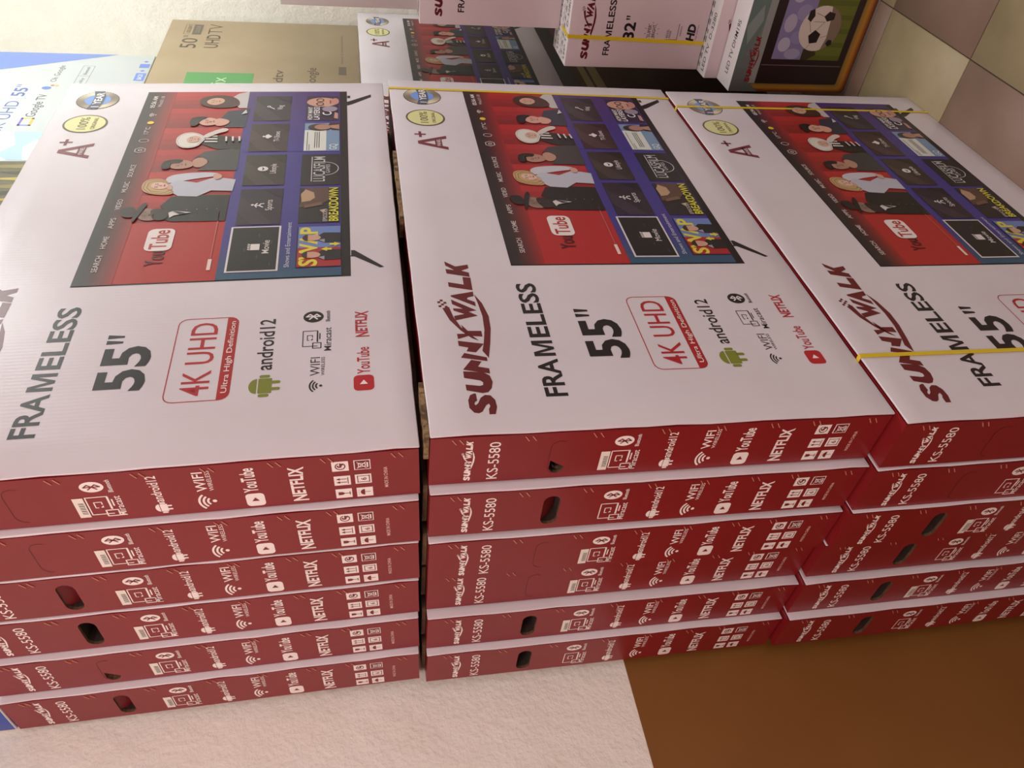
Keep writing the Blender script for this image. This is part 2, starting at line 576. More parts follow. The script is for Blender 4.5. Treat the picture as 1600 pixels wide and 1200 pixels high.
play_badge(k, .1346, .0655, .1726, .1, (186, 36, 46), WHITE)
k.text('YouTube', .1763, .0715, .2458, .022, (178, 32, 48), 0, .012)
netflix(front_part('film_service_lettering'), .2745, .0695, .349, .0255, (178, 32, 48))

# warranty badge, originality seal, panel grade
k = front_part('warranty_badge')
cu, cv, r = 1.2788, .7376, .053
k.poly([(cu + r * (1.0 if i % 2 else .965) * math.cos(R(i * 5)), cv + r * (1.0 if i % 2 else .965) * math.sin(R(i * 5))) for i in range(72)], (70, 62, 60))
for i in range(36):
    a, b = R(i * 10), R(i * 10 + 10)
    sh = .5 + .5 * math.cos(a * 2 - .6)
    c = tuple(int(p + (q - p) * sh) for p, q in zip((126, 112, 96), (226, 214, 182)))
    k.poly([(cu + r * .95 * math.cos(a), cv + r * .95 * math.sin(a)), (cu + r * .95 * math.cos(b), cv + r * .95 * math.sin(b)),
            (cu + r * .55 * math.cos(b), cv + r * .55 * math.sin(b)), (cu + r * .55 * math.cos(a), cv + r * .55 * math.sin(a))], c, 1)
k.ell(cu, cv, r * .6, r * .6, (116, 156, 226), 2)
k.poly([(cu - 1.0 * r, cv - .16 * r), (cu - .4 * r, cv - .3 * r), (cu + .4 * r, cv - .3 * r), (cu + 1.0 * r, cv - .16 * r),
        (cu + 1.0 * r, cv + .34 * r), (cu + .4 * r, cv + .2 * r), (cu - .4 * r, cv + .2 * r), (cu - 1.0 * r, cv + .34 * r)], (74, 84, 104), 3)
k.text('1 YEAR', cu - .82 * r, cv - .2 * r, cu + .82 * r, .36 * r, WHITE, 4, .03)
k = front_part('originality_seal')
cu, cv = 1.1437, .7393
k.ell(cu, cv, .0495, .052, (92, 84, 62), 0, 32)
k.ell(cu, cv, .0445, .047, (226, 222, 158), 1, 32)
k.text('100%', cu - .031, cv - .006, cu + .035, .021, (96, 88, 50), 2)
k.text('ORIGINAL', cu - .031, cv - .026, cu + .033, .0095, (120, 112, 70), 2, .004)
k = front_part('panel_grade')
PM = (122, 48, 62)
k.poly([(.964, .6955), (.979, .6955), (1.002, .7545), (1.025, .6955), (1.040, .6955), (1.010, .7695), (.994, .7695)], PM)
k.rect(.981, .709, 1.023, .7265, PM, 0)
k.text('PANEL', .984, .7125, 1.020, .0095, WHITE, 1, .006)
k.rect(1.0305, .7575, 1.0625, .7645, PM)
k.rect(1.043, .7465, 1.050, .7755, PM)

TU0, TV0, TSU, TSV = .462, .1005, .866, .5195


def tvp(s, t):
    return (TU0 + s * TSU, TV0 + t * TSV)


class TvInk(Ink):
    def trect(self, s0, t0, s1, t1, col, lay=0):
        self.poly([tvp(s0, t0), tvp(s1, t0), tvp(s1, t1), tvp(s0, t1)], col, lay)

    def tpoly(self, pts, col, lay=0):
        self.poly([tvp(*p) for p in pts], col, lay)

    def ttext(self, s, s0, t0, s1, cap, col, lay=0, bold=0.0):
        u0, v0 = tvp(s0, t0)
        self.text(s, u0, v0, TU0 + s1 * TSU, cap * TSV, col, lay, bold)


tvbase = TvInk()
tvbase.trect(0, 0, 1, 1, (30, 26, 28))
tvbase.trect(.004, .036, .998, .5, (62, 54, 128), 1)
for i in range(8):                                   # printed colour run from teal to violet
    f = i / 7
    tvbase.trect(.004 + i * .02, .036, .998 if i == 7 else .004 + (i + 1) * .02, .5,
                 tuple(int(a + (b - a) * f) for a, b in zip((52, 86, 112), (66, 56, 136))), 2)
for i in range(6):                                   # second colour run along the strip
    f = i / 5
    tvbase.trect(.6 + i * .066, .036, .998 if i == 5 else .6 + (i + 1) * .066, .5,
                 tuple(int(a + (b - a) * f) for a, b in zip((66, 56, 136), (74, 48, 112))), 3)
cuts = [.004, .250, .378, .498, .622, .753, .881, .998]
for i, (a, b) in enumerate(zip(cuts, cuts[1:])):
    for j in range(4):
        f = j / 3
        g = i % 2 * 6
        if i == 0:
            tvbase.trect(a, .497, b, .9, (178, 38, 40), 1)
            break
        tvbase.trect(a + (b - a) * j / 4, .5, a + (b - a) * (j + 1) / 4, .9,
                     (int(140 + 42 * f) - g, int(30 + 10 * f), int(32 + 9 * f)), 1)
for j in range(9):                                   # dark menu strip fading into the red
    f = j / 8
    tvbase.trect(.002, .86 + .0125 * j, .998, .8726 + .0125 * j if j < 8 else .998,
                 tuple(int(a + (b - a) * f) for a, b in zip((150, 38, 40), (44, 34, 36))), 2)
tvbase.trect(.043, .524, .086, .538, (236, 214, 206), 4)
tvbase.trect(.090, .528, .292, .532, (196, 110, 104), 4)
u0, v0 = tvp(.127, .685)
u1, v1 = tvp(.2205, .787)
tvbase.rrect(u0, v0, u1, v1, .014, (236, 226, 224), 4)
tvbase.text('Tube', u0 + .006, v0 + .010, u1 - .006, .034, (178, 38, 40), 5, .012)
tvbase.ttext('You', .068, .703, .125, .066, (60, 22, 24), 4, .012)
tv_me = tvbase.mesh('tv_picture', 'front')

LG = (214, 204, 202)
menu_me = []


def menu_piece(name):
    q = TvInk()
    menu_me.append((name, q))
    return q


for s, a, b in (('SEARCH', .051, .115), ('HOME', .144, .195), ('APPS', .228, .275), ('VIDEO', .312, .362),
                ('MUSIC', .396, .449), ('SOURCE', .474, .539), ("17\u00b0C", .716, .759)):
    menu_piece('menu_word').ttext(s, a, .9275, b, .021, LG, 4, .006)
menu_piece('clock_lettering').ttext('05:56 AM', .885, .943, .965, .022, WHITE, 4, .012)
menu_piece('date_lettering').ttext('Wed.01.18', .891, .912, .965, .017, LG, 4)
q = menu_piece('menu_icon')
gu, gv = tvp(.620, .9355)
q.line([(gu + .013 * math.cos(R(60 * i)), gv + .013 * math.sin(R(60 * i))) for i in range(6)], .002, LG, 4, True)
q.ring(gu, gv, .003, .005, LG, 4)
gu, gv = tvp(.676, .9345)
menu_piece('menu_icon').line([(gu + .0085 * math.cos(R(30 * i)), gv + .011 * math.sin(R(30 * i))) for i in range(12)], .0018, LG, 4, True)
gu, gv = tvp(.787, .9345)
menu_piece('menu_icon').ell(gu, gv, .008, .008, (232, 196, 60), 4)
gu, gv = tvp(.838, .924)
wifi(menu_piece('menu_icon'), gu, gv, .014, LG, 4)
menu_piece('caption_lettering').ttext('Shows and Entertainment', .042, .2345, .232, .019, (206, 210, 224), 4)
menu_me = [(n, q.mesh(n, 'front')) for n, q in menu_me]

FIGCOL = {
    'man1': dict(coat=(26, 24, 26), face=(142, 116, 104), beard=(44, 34, 32), shirt=(214, 206, 204), crown=(34, 28, 28), brim=(28, 22, 22)),
    'woman2': dict(hair=(196, 160, 112), neck=(206, 160, 142), face=(224, 184, 166), dress=(190, 190, 204), sleeve=(200, 198, 208), hand=(206, 160, 146)),
    'man3': dict(jacket=(62, 60, 62), neck=(184, 140, 120), hair=(40, 34, 34), face=(176, 132, 114)),
    'woman4': dict(dress=(30, 26, 28), stripe1=(224, 216, 212), stripe2=(224, 216, 212), stripe3=(224, 216, 212), hair=(222, 216, 206), face=(212, 172, 154), arm=(212, 200, 192)),
    'man5': dict(shirt=(48, 50, 68), neck=(214, 160, 142), hair=(34, 28, 30), face=(216, 164, 146), patch=(206, 200, 206)),
    'woman6': dict(hair=(74, 44, 36), face=(210, 164, 142), top=(196, 188, 188)),
}
FACEAX = {n_: (sum(p[0] for p in f_['face']) / len(f_['face']), sum(p[1] for p in f_['face']) / len(f_['face'])) for n_, f_ in FIGURES.items()}
fig_me = []
for name, parts in FIGURES.items():
    k = TvInk()
    for n_, (pn, pts) in enumerate(parts.items()):
        if 'stripe' in pn or pn in ('shirt', 'patch', 'top', 'jacket', 'coat', 'dress'):
            k.tpoly(pts, FIGCOL[name][pn], 4 + n_)
        else:
            k.smooth([tvp(*p) for p in pts], FIGCOL[name][pn], 4 + n_)
            if pn == 'hair':                         # locks: a few darker strands inside the outline
                hs_, ht_ = sum(p[0] for p in pts) / len(pts), sum(p[1] for p in pts) / len(pts)
                for f_ in ((.88,) if name == 'woman4' else (.86, .66)):
                    ring_ = [tvp(hs_ + (p[0] - hs_) * f_, ht_ + (p[1] - ht_) * f_) for p in pts]
                    k.line(ring_, .0022, tuple(int(x * (.86 if name == 'woman4' else .76)) for x in FIGCOL[name][pn]), 4.4 + n_, True)
    s, t = FACEAX[name]
    L_ = 4 + len(parts)
    sk = FIGCOL[name]['face']
    dk = tuple(int(x * .5) for x in sk)
    for e in (-.007, .007):                          # eyes, brows, nose, mouth
        k.trect(s + e - .003, t + .007, s + e + .003, t + .0105, dk, L_)
        k.trect(s + e - .0038, t + .0155, s + e + .0038, t + .018, tuple(int(x * .6) for x in sk), L_)
    k.tpoly([(s - .0012, t + .006), (s + .003, t - .009), (s - .003, t - .010)], tuple(int(x * .82) for x in sk), L_)
    k.trect(s - .005, t - .0225, s + .005, t - .0185, (150, 60, 60) if 'woman' in name else tuple(int(x * .6) for x in sk), L_)
    if name == 'man1':
        k.tpoly([(.2985, .72), (.283, .69), (.2865, .66)], (40, 34, 34), L_)
        for i in range(4):
            k.trect(.3, .66 - i * .04, .3025, .664 - i * .04, (170, 160, 160), L_)
    if name == 'woman4':
        for j in range(3):
            k.tpoly([(.662, .568 - j * .03), (.690, .572 - j * .03), (.690, .563 - j * .03), (.662, .559 - j * .03)], (220, 212, 210), L_)
    fig_me.append(k.mesh('portrait', 'front'))

# app tiles
TB0, TB1 = .281, .459
tile_defs = [('Movie', .0295, .218, .275, .471), ('Sports', .2255, .397, TB0, .458), ('Lifestyle', .4155, .581, TB0, .459),
             ('TV-Shows', .602, .7715, TB0, .459), ('Vlog', .792, .962, TB0, .459)]
tile_bg = [(30, 26, 28), (44, 32, 46), (54, 44, 40), (62, 42, 44), (50, 42, 48)]
app_me = []
for i, (s, a, b, t0, t1) in enumerate(tile_defs):
    k = TvInk()
    if i == 0:
        k.trect(a, t0, b, t1, (222, 216, 218), 4)
        k.trect(a + .005, t0 + .008, b - .005, t1 - .008, tile_bg[0], 5)
    else:
        k.trect(a, t0, b, t1, tile_bg[i], 4)
        d = tuple(min(255, x + 14) for x in tile_bg[i])
        k.tpoly([(a, t1 - .06), (a + .06, t1), (b - .03, t1), (a, t0 + .03)], d, 5)
        k.tpoly([(b - .05, t0), (b, t0), (b, t0 + .09)], tuple(x - 14 for x in tile_bg[i]), 5)
    wl = {0: .055, 1: .05, 2: .052, 3: .062, 4: .03}[i]
    c = (a + b) / 2 + .004
    k.ttext(s, c - wl / 2, t0 + .040, c + wl / 2, .027, (224, 216, 214), 6, .004)
    cu, cv = tvp(c, t0 + .098)
    W_ = (228, 222, 220)
    if i == 0:
        k.rect(cu - .011, cv - .011, cu + .011, cv + .007, W_, 6)
        for q_ in range(4):
            k.poly([(cu - .011 + q_ * .006, cv + .008), (cu - .0075 + q_ * .006, cv + .008), (cu - .0055 + q_ * .006, cv + .013), (cu - .009 + q_ * .006, cv + .013)], W_, 6)
        for q_ in range(5):
            k.trect(a + .02 + q_ * .03, t0 + .03 + .05 * (q_ % 3), a + .034 + q_ * .03, t0 + .036 + .05 * (q_ % 3), (66, 60, 60), 6)
    elif i == 1:
        k.ell(cu + .002, cv + .012, .0035, .0035, W_, 6, 10)
        k.line([(cu - .008, cv + .003), (cu, cv + .007), (cu + .008, cv + .002)], .003, W_, 6)
        k.line([(cu, cv + .007), (cu - .001, cv - .002), (cu - .008, cv - .010)], .0035, W_, 6)
        k.line([(cu - .001, cv - .002), (cu + .006, cv - .006), (cu + .006, cv - .012)], .0035, W_, 6)
    elif i == 2:
        k.ell(cu, cv, .011, .012, W_, 6)
        k.poly([(cu - .009, cv + .001), (cu, cv - .004), (cu + .009, cv + .003), (cu + .002, cv + .001)], tile_bg[2], 7)
    elif i == 3:
        k.poly([(cu - .012, cv - .002), (cu, cv - .012), (cu + .012, cv - .002), (cu + .007, cv + .004), (cu - .007, cv + .004)], W_, 6)
        k.ell(cu, cv + .008, .004, .004, W_, 6, 10)
    else:
        k.line([(cu - .009, cv - .009), (cu + .003, cv + .003)], .003, W_, 6)
        k.ring(cu + .006, cv + .006, .0025, .005, W_, 6, n=10)
    app_me.append(k.mesh('app_tile', 'front'))

# posters of the lower strip
poster_me = []
k = TvInk()
k.trect(.038, .038, .209, .211, (40, 34, 48), 4)
k.trect(.040, .038, .118, .205, (166, 40, 48), 5)
k.trect(.118, .038, .209, .205, (108, 132, 190), 5)
k.ttext('SWAP', .042, .128, .206, .072, (222, 208, 66), 6, .03)
for s, hair, coat in ((.086, (52, 38, 34), (38, 34, 38)), (.158, (60, 40, 34), (36, 34, 38))):
    k.tpoly([(s - .02, .038), (s + .02, .038), (s + .022, .105), (s + .01, .125), (s - .012, .125), (s - .022, .1)], coat, 7)
    k.tpoly([(s - .022, .1), (s - .01, .125), (s - .006, .1)], (160, 150, 160), 8)
    u, v = tvp(s, .15)
    k.ell(u, v, .011, .018, (206, 160, 140), 8, 14)
    k.ell(u, v + .009, .0115, .011, hair, 9, 14, 0, 180)
for a, b, d in ((.108, .09, 1), (.128, .062, -1)):
    k.tpoly([(a - .009, b), (a, b + .024 * d), (a + .009, b), (a + .004, b), (a + .004, b - .018 * d), (a - .004, b - .018 * d), (a - .004, b)], (222, 208, 66), 9)
poster_me.append(k.mesh('show_poster', 'front'))
k = TvInk()
k.trect(.227, .041, .397, .211, (38, 33, 34), 4)
k.tpoly([(.30, .21), (.397, .19), (.397, .09), (.34, .08), (.31, .12)], (92, 66, 54), 5)
k.tpoly([(.325, .20), (.365, .205), (.388, .185), (.372, .15), (.345, .145), (.33, .165)], (186, 152, 122), 6)
k.tpoly([(.295, .19), (.31, .185), (.325, .12), (.31, .11)], (118, 88, 72), 6)
k.tpoly([(.272, .11), (.285, .125), (.29, .095)], (196, 170, 150), 6)
k.ttext('EPISODES', .231, .092, .288, .018, (206, 196, 192), 7, .006)
k.ttext('BREAKDOWN', .231, .046, .394, .040, (222, 214, 70), 7, .02)
poster_me.append(k.mesh('show_poster', 'front'))
k = TvInk()
k.trect(.410, .039, .581, .211, (34, 32, 32), 4)
k.ttext('LUCASFILM', .430, .105, .566, .052, (206, 202, 202), 5, .004)
k.ttext('GAMES', .474, .083, .522, .018, (206, 202, 202), 5)
k.trect(.430, .162, .566, .166, (206, 202, 202), 5)
u, v = tvp(.498, .105)
k.ring(u, v, .030, .032, (206, 202, 202), 6, 180, 360)
poster_me.append(k.mesh('show_poster', 'front'))
k = TvInk()
k.trect(.600, .040, .774, .206, (126, 152, 182), 4)
k.trect(.602, .102, .728, .206, (222, 222, 214), 5)
for j in range(3):
    k.trect(.618, .134 + j * .010, .716, .1375 + j * .010, (72, 70, 72), 6)
k.trect(.604, .190, .716, .193, (96, 92, 92), 6)
k.trect(.604, .180, .64, .183, (96, 92, 92), 6)
k.ttext('GQ', .606, .052, .640, .036, (216, 224, 232), 6, .02)
k.tpoly([(.726, .04), (.774, .04), (.774, .085), (.75, .10), (.728, .075)], (58, 44, 44), 6)
k.tpoly([(.732, .04), (.762, .04), (.756, .09), (.744, .105)], (186, 138, 118), 7)
u, v = tvp(.745, .135)
k.ell(u, v, .019, .029, (60, 52, 50), 8, 16)
k.ell(u, v - .008, .015, .021, (176, 130, 112), 9, 16)
poster_me.append(k.mesh('show_poster', 'front'))
k = TvInk()
k.trect(.791, .044, .962, .204, (52, 40, 62), 4)
k.ttext('HOW MANY', .796, .172, .884, .024, (232, 228, 226), 6, .02)
k.ttext('LAYERS?', .796, .137, .884, .030, (232, 228, 226), 6, .02)
u, v = tvp(.918, .125)
k.ell(u, v, .028, .041, (204, 156, 138), 5, 20)
k.ell(u + .004, v - .034, .02, .010, (196, 140, 128), 6, 14)
for e in (-.012, .012):
    k.ring(u + e, v + .006, .008, .0105, (60, 44, 42), 7, n=12)
k.trect(.906, .082, .930, .088, (146, 78, 74), 7)
u, v = tvp(.868, .087)
k.ell(u, v, .017, .020, (158, 142, 160), 7, 18)
k.ring(tvp(.838, .10)[0], tvp(.838, .10)[1], .008, .012, (232, 228, 226), 8, 60, 330)
k.tpoly([(.80, .046), (.838, .046), (.846, .062), (.806, .066)], (196, 150, 138), 6)
poster_me.append(k.mesh('show_poster', 'front'))

foot_me = []
for pts in ([(.530, .1085), (.5335, .099), (.552, .099), (.552, .092), (.489, .0335), (.487, .042), (.529, .092)],
            [(1.239, .100), (1.246, .088), (1.292, .035), (1.3085, .0352), (1.263, .0985), (1.262, .101)]):
    k = Ink()
    k.poly(pts, (34, 28, 30), 0)
    if pts[0][0] > 1:
        k.rect(1.285, .0915, 1.301, .0995, (52, 46, 46), 0)
    foot_me.append(k.mesh('stand_foot', 'front'))

FRONT_ME = {n: k.mesh(n, 'front') for n, k in FRONT.items()}


def tv_picture(parent, scale=1.0, off=(0, 0, 0)):
    t = mesh_obj('tv_picture', tv_me, parent)
    t.scale = (scale, 1, scale)
    t.location = off
    for n, me in menu_me:
        mesh_obj(n, me, t)
    for me in fig_me:
        mesh_obj('portrait', me, t)
    for me in app_me:
        mesh_obj('app_tile', me, t)
    for me in poster_me:
        mesh_obj('show_poster', me, t)
    for me in foot_me:
        mesh_obj('stand_foot', me, t)


def front_print(parent):
    for n, me in FRONT_ME.items():
        mesh_obj(n, me, parent)
    tv_picture(parent)


# ------------------------------------------------------------------ print of the narrow red side
SIDE = {}
SW = (250, 238, 234)
DR = (120, 22, 30)


def side_part(name):
    SIDE[name] = Ink()
    return SIDE[name]


k = side_part('brand_lettering')
brand(k, lambda u, v: (.0066 + (u - .0425) * .229, .7555 + (v - .71) * .245), SW)
side_part('model_lettering').text('KS-5580', .0076, .7095, .1003, .0185, SW, 0, .004)
k = side_part('connection_icons')
bluetooth(k, .0861, .4965, .0125, .0172, SW, DR)
k.text('Bluetooth', .0709, .4685, .1005, .0075, SW, 0, .012)
miracast(k, .0125, .474, .0612, .5135, SW, DR)
k.text('Miracast', .0115, .4635, .0607, .0115, SW, 0, .006)
k = side_part('system_lettering')
robot(k, .0213, .394, .4215, .026, SW)
k.text('android12', .0366, .4025, .1004, .0155, SW, 0, .012)
k = side_part('wireless_lettering')
wifi(k, .0275, .3285, .0235, SW)
k.text('WIFI', .0536, .334, .1006, .0165, SW, 0, .010)
k.text('WIRELESS', .0540, .324, .1025, .007, SW)
k = side_part('video_service_lettering')
play_badge(k, .0055, .2515, .0375, .2810, SW, DR)
k.text('YouTube', .0413, .2585, .1010, .0225, SW, 0, .02)
netflix(side_part('film_service_lettering'), .0090, .1825, .0945, .0255, SW)
k = side_part('handling_symbols')
hs = .0118
for (cu, cv), kind in zip([(.0873, .1265), (.0876, .0918), (.0513, .1258), (.052, .0922), (.018, .1258), (.0177, .0917)],
                          ('cycle', 'bin', 'arrows', 'stack', 'glass', 'umbrella')):
    a = (cu - hs, cv - hs, cu + hs, cv + hs)
    hv = .0132
    a = (cu - hs, cv - hv, cu + hs, cv + hv)
    k.rect(*a, SW, 0)
    if kind == 'bin':
        k.rect(a[0] + .0016, a[1] + .0016, a[2] - .0016, a[3] - .0016, DR, 1)
        k.line([(cu - .007, cv + .008), (cu + .007, cv - .006)], .0014, SW, 2)
        k.line([(cu + .007, cv + .008), (cu - .007, cv - .006)], .0014, SW, 2)
        k.line([(cu - .005, cv + .006), (cu - .003, cv - .005), (cu + .003, cv - .005), (cu + .005, cv + .006)], .0014, SW, 2, True)
        k.rect(cu - .006, cv - .0095, cu + .006, cv - .007, SW, 2)
    elif kind == 'cycle':
        k.ring(cu, cv, .0066, .0084, DR, 1, 20, 330)
        k.poly([(cu - .001, cv + .001), (cu + .008, cv + .001), (cu + .005, cv - .007)], DR, 1)
        k.ring(cu + .001, cv + .001, .0015, .0042, DR, 1, 60, 260, 8)
    elif kind == 'arrows':
        for e in (-.004, .004):
            k.rect(cu + e - .0007, cv - .007, cu + e + .0007, cv + .005, DR, 1)
            k.poly([(cu + e - .003, cv + .004), (cu + e + .003, cv + .004), (cu + e, cv + .010)], DR, 1)
        k.rect(cu - .008, cv - .0095, cu + .008, cv - .0082, DR, 1)
    elif kind == 'stack':
        k.text('6', cu - .003, cv - .005, cu + .003, .009, DR, 1, .01)
        for e in (-.0075, .0075):
            k.rect(cu + e - .0006, cv - .010, cu + e + .0006, cv + .008, DR, 1)
        k.rect(cu - .009, cv - .0105, cu + .009, cv - .009, DR, 1)
        k.rect(cu - .009, cv + .0085, cu + .009, cv + .0098, DR, 1)
    elif kind == 'glass':
        k.poly([(cu - .004, cv + .009), (cu + .004, cv + .009), (cu + .0035, cv + .002), (cu + .001, cv - .001), (cu - .001, cv - .001), (cu - .0035, cv + .002)], DR, 1)
        k.rect(cu - .0006, cv - .009, cu + .0006, cv, DR, 1)
        k.rect(cu - .004, cv - .0105, cu + .004, cv - .009, DR, 1)
    else:
        k.ell(cu, cv, .0075, .007, DR, 1, 12, 0, 180)
        k.rect(cu - .0005, cv - .009, cu + .0005, cv, DR, 1)
        for e in (-.005, 0, .005):
            k.rect(cu + e - .0004, cv + .0085, cu + e + .0004, cv + .0105, DR, 1)
k = side_part('origin_lettering')
k.text('MADE IN CHINA', .0255, .0525, .0775, .0062, (244, 204, 198), 0, .004)
SIDE_ME = {n: k.mesh(n, 'left', BD, BH) for n, k in SIDE.items()}

k = Ink()                                            # paper label above the icons
k.rect(.0135, .5165, .0615, .5325, (240, 230, 220), 1)
for i in range(13):
    k.rect(.022 + i * .0022 + (i % 3) * .0003, .5185, .0228 + i * .0022 + (i % 2) * .0005, .5265, BLACK, 2)
label_me = k.mesh('barcode_label', 'left', BD, BH)

# staples: pairs of short slanted wires just behind the front edge
sv, sf = [], []
for dz in (0.0, -.012):
    n = len(sv)
    for (y, zz) in ((.0125, dz), (.0235, dz - .007)):
        for ex, ez in ((.0013, -.0009), (.0013, .0009), (.0002, .0009), (.0002, -.0009)):
            sv.append((.0015 - ex, y, zz + ez))
    sf += [(n, n + 1, n + 5, n + 4), (n + 1, n + 2, n + 6, n + 5), (n + 2, n + 3, n + 7, n + 6), (n + 3, n, n + 4, n + 7), (n, n + 1, n + 2, n + 3), (n + 4, n + 5, n + 6, n + 7)]
staple_me = bpy.data.meshes.new('staple_pair')
staple_me.from_pydata(sv, [], sf)
staple_me.materials.append(M['staple'])

# ------------------------------------------------------------------ carton meshes
HY, HZ, HA, HB = BD - .0535, .608, .0155, .0405      # hand hole: centre depth, height, half width (z), half length (y)


def pill(n=7, g=0.0):
    """outline of the hand hole in (y, z); its long axis runs front to back"""
    pts = []
    r = HA - g
    L_ = HB - HA
    for s in (1, -1):
        for i in range(n):
            a = R(-90 + 180 * i / (n - 1)) if s == 1 else R(90 + 180 * i / (n - 1))
            pts.append((HY + s * L_ + r * math.cos(a), HZ + r * math.sin(a)))
    return pts


def carton_body(kind):
    import bmesh
    bm = bmesh.new()
    x0, x1, y0, y1, z0, z1 = .0015, BW - .0015, .0080, BD, .001, BH - .001
    P = {}
    for a, x in enumerate((x0, x1)):
        for b, y in enumerate((y0, y1)):
            for c, z in enumerate((z0, z1)):
                P[a, b, c] = bm.verts.new((x, y, z))
    quads = [((1, 0, 0), (1, 1, 0), (1, 1, 1), (1, 0, 1)), ((0, 0, 0), (1, 0, 0), (1, 0, 1), (0, 0, 1)),
             ((1, 1, 0), (0, 1, 0), (0, 1, 1), (1, 1, 1)), ((0, 1, 0), (1, 1, 0), (1, 0, 0), (0, 0, 0)), ((0, 0, 1), (1, 0, 1), (1, 1, 1), (0, 1, 1))]
    for qd in quads:
        bm.faces.new([P[i] for i in qd])
    rim = [P[0, 0, 0], P[0, 0, 1], P[0, 1, 1], P[0, 1, 0]]
    if kind == 'closed':
        bm.faces.new(rim)
    else:
        pts = pill() if kind == 'open' else [(HY + HB * math.cos(R(t)) * .55 + .010, HZ - .012 + .010 * math.sin(R(t))) for t in range(0, 360, 30)]
        if kind == 'slit':                            # only the back end of the flap is pushed in
            pts = [(HY + .008, HZ + .012), (HY + .030, HZ + .013), (HY + .040, HZ + .004), (HY + .0405, HZ - .004), (HY + .034, HZ - .012), (HY + .026, HZ - .0145), (HY + .030, HZ), (HY + .024, HZ + .007)]
        loop = [bm.verts.new((x0, y, z)) for y, z in pts]
        inner = [bm.verts.new((x0 + .006, y, z)) for y, z in pts]
        deep = [bm.verts.new((x0 + .055, y, z)) for y, z in pts]
        es = [bm.edges.get((rim[i], rim[(i + 1) % 4])) or bm.edges.new((rim[i], rim[(i + 1) % 4])) for i in range(4)]
        n = len(loop)
        es += [bm.edges.new((loop[i], loop[(i + 1) % n])) for i in range(n)]
        bmesh.ops.triangle_fill(bm, use_beauty=True, use_dissolve=False, edges=es)
        # no face may close the hole itself
        for f in [f for f in bm.faces if all(v in loop for v in f.verts)]:
            bm.faces.remove(f)
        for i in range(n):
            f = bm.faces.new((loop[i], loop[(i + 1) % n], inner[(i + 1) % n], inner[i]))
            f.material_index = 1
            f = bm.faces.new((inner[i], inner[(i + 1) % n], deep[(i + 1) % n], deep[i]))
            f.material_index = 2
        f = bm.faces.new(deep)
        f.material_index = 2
    # dark core: gap shade between red sleeve and white face, put into colour
    core = {}
    for a, x in enumerate((.0075, BW - .0075)):
        for b, y in enumerate((.002, .0098)):
            for c, z in enumerate((.0052, BH - .0052)):
                core[a, b, c] = bm.verts.new((x, y, z))
    for qd in quads + [((0, 0, 0), (0, 0, 1), (0, 1, 1), (0, 1, 0))]:
        bm.faces.new([core[i] for i in qd]).material_index = 2
    bmesh.ops.recalc_face_normals(bm, faces=bm.faces[:])
    me = bpy.data.meshes.new('carton_body')
    bm.to_mesh(me)
    bm.free()
    for mt in ('red', 'kraft_shaded', 'dark'):
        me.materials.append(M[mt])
    return me


BODY = {kd: carton_body(kd) for kd in ('open', 'slit', 'closed')}


def wavy_panel(seed):
    """white printed face with slightly uneven edges"""
    import bmesh
    import random
    rnd = random.Random(seed)
    bm = bmesh.new()
    base = box_mesh('front_panel', (0, 0, 0), (BW, .0042, BH), [M['white']], .0019)
    bm.from_mesh(base)
    for n, ax, size in ((22, 0, BW), (16, 2, BH)):
        for i in range(1, n):
            co, no = [0, 0, 0], [0, 0, 0]
            co[ax], no[ax] = size * (i + rnd.uniform(-.3, .3)) / n, 1
            bmesh.ops.bisect_plane(bm, geom=bm.verts[:] + bm.edges[:] + bm.faces[:], plane_co=co, plane_no=no)
    ph = [rnd.uniform(0, 6.28) for _ in range(8)]
    for v in bm.verts:
        x, y, z = v.co
        wob = .0006 * (math.sin(z * 37 + ph[0]) + .7 * math.sin(z * 71 + ph[1]))
        wob2 = .0006 * (math.sin(x * 29 + ph[2]) + .7 * math.sin(x * 63 + ph[3]))
        if x < .01 or x > BW - .01:
            v.co.x += wob
            v.co.y += .0007 * (math.sin(z * 23 + ph[4]) + .6 * math.sin(z * 57 + ph[6])) * (y > .001)
        if z < .01 or z > BH - .01:
            v.co.z += wob2 * .6
    bm.to_mesh(base)
    bm.free()
    return base


PANEL = wavy_panel(1)
PANELS = [PANEL, wavy_panel(2), wavy_panel(3)]
# flap folded into an open hand hole: fixed along its upper edge, tilted inwards
fl = pill(7, .0012)
HF = [(.003 + (HZ + HA - z) * .95, y, z - (HZ - HA - z) * .12) for y, z in fl]
flap_me = bpy.data.meshes.new('hand_flap')
nf = len(HF)
flap_me.from_pydata(HF + [(x + .003, y, z) for x, y, z in HF], [], [tuple(range(nf)), tuple(range(2 * nf - 1, nf - 1, -1))] +
                    [(i, (i + 1) % nf, nf + (i + 1) % nf, nf + i) for i in range(nf)])
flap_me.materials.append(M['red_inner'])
# uncut hand hole: the die line shows as a fine dark crease
k = Ink()
pl = [(BD - y, z) for y, z in pill()]
k.line(pl[3:12], .0011, (92, 14, 20), 0)
crease_me = k.mesh('hand_hole_crease', 'left', BD, BH)


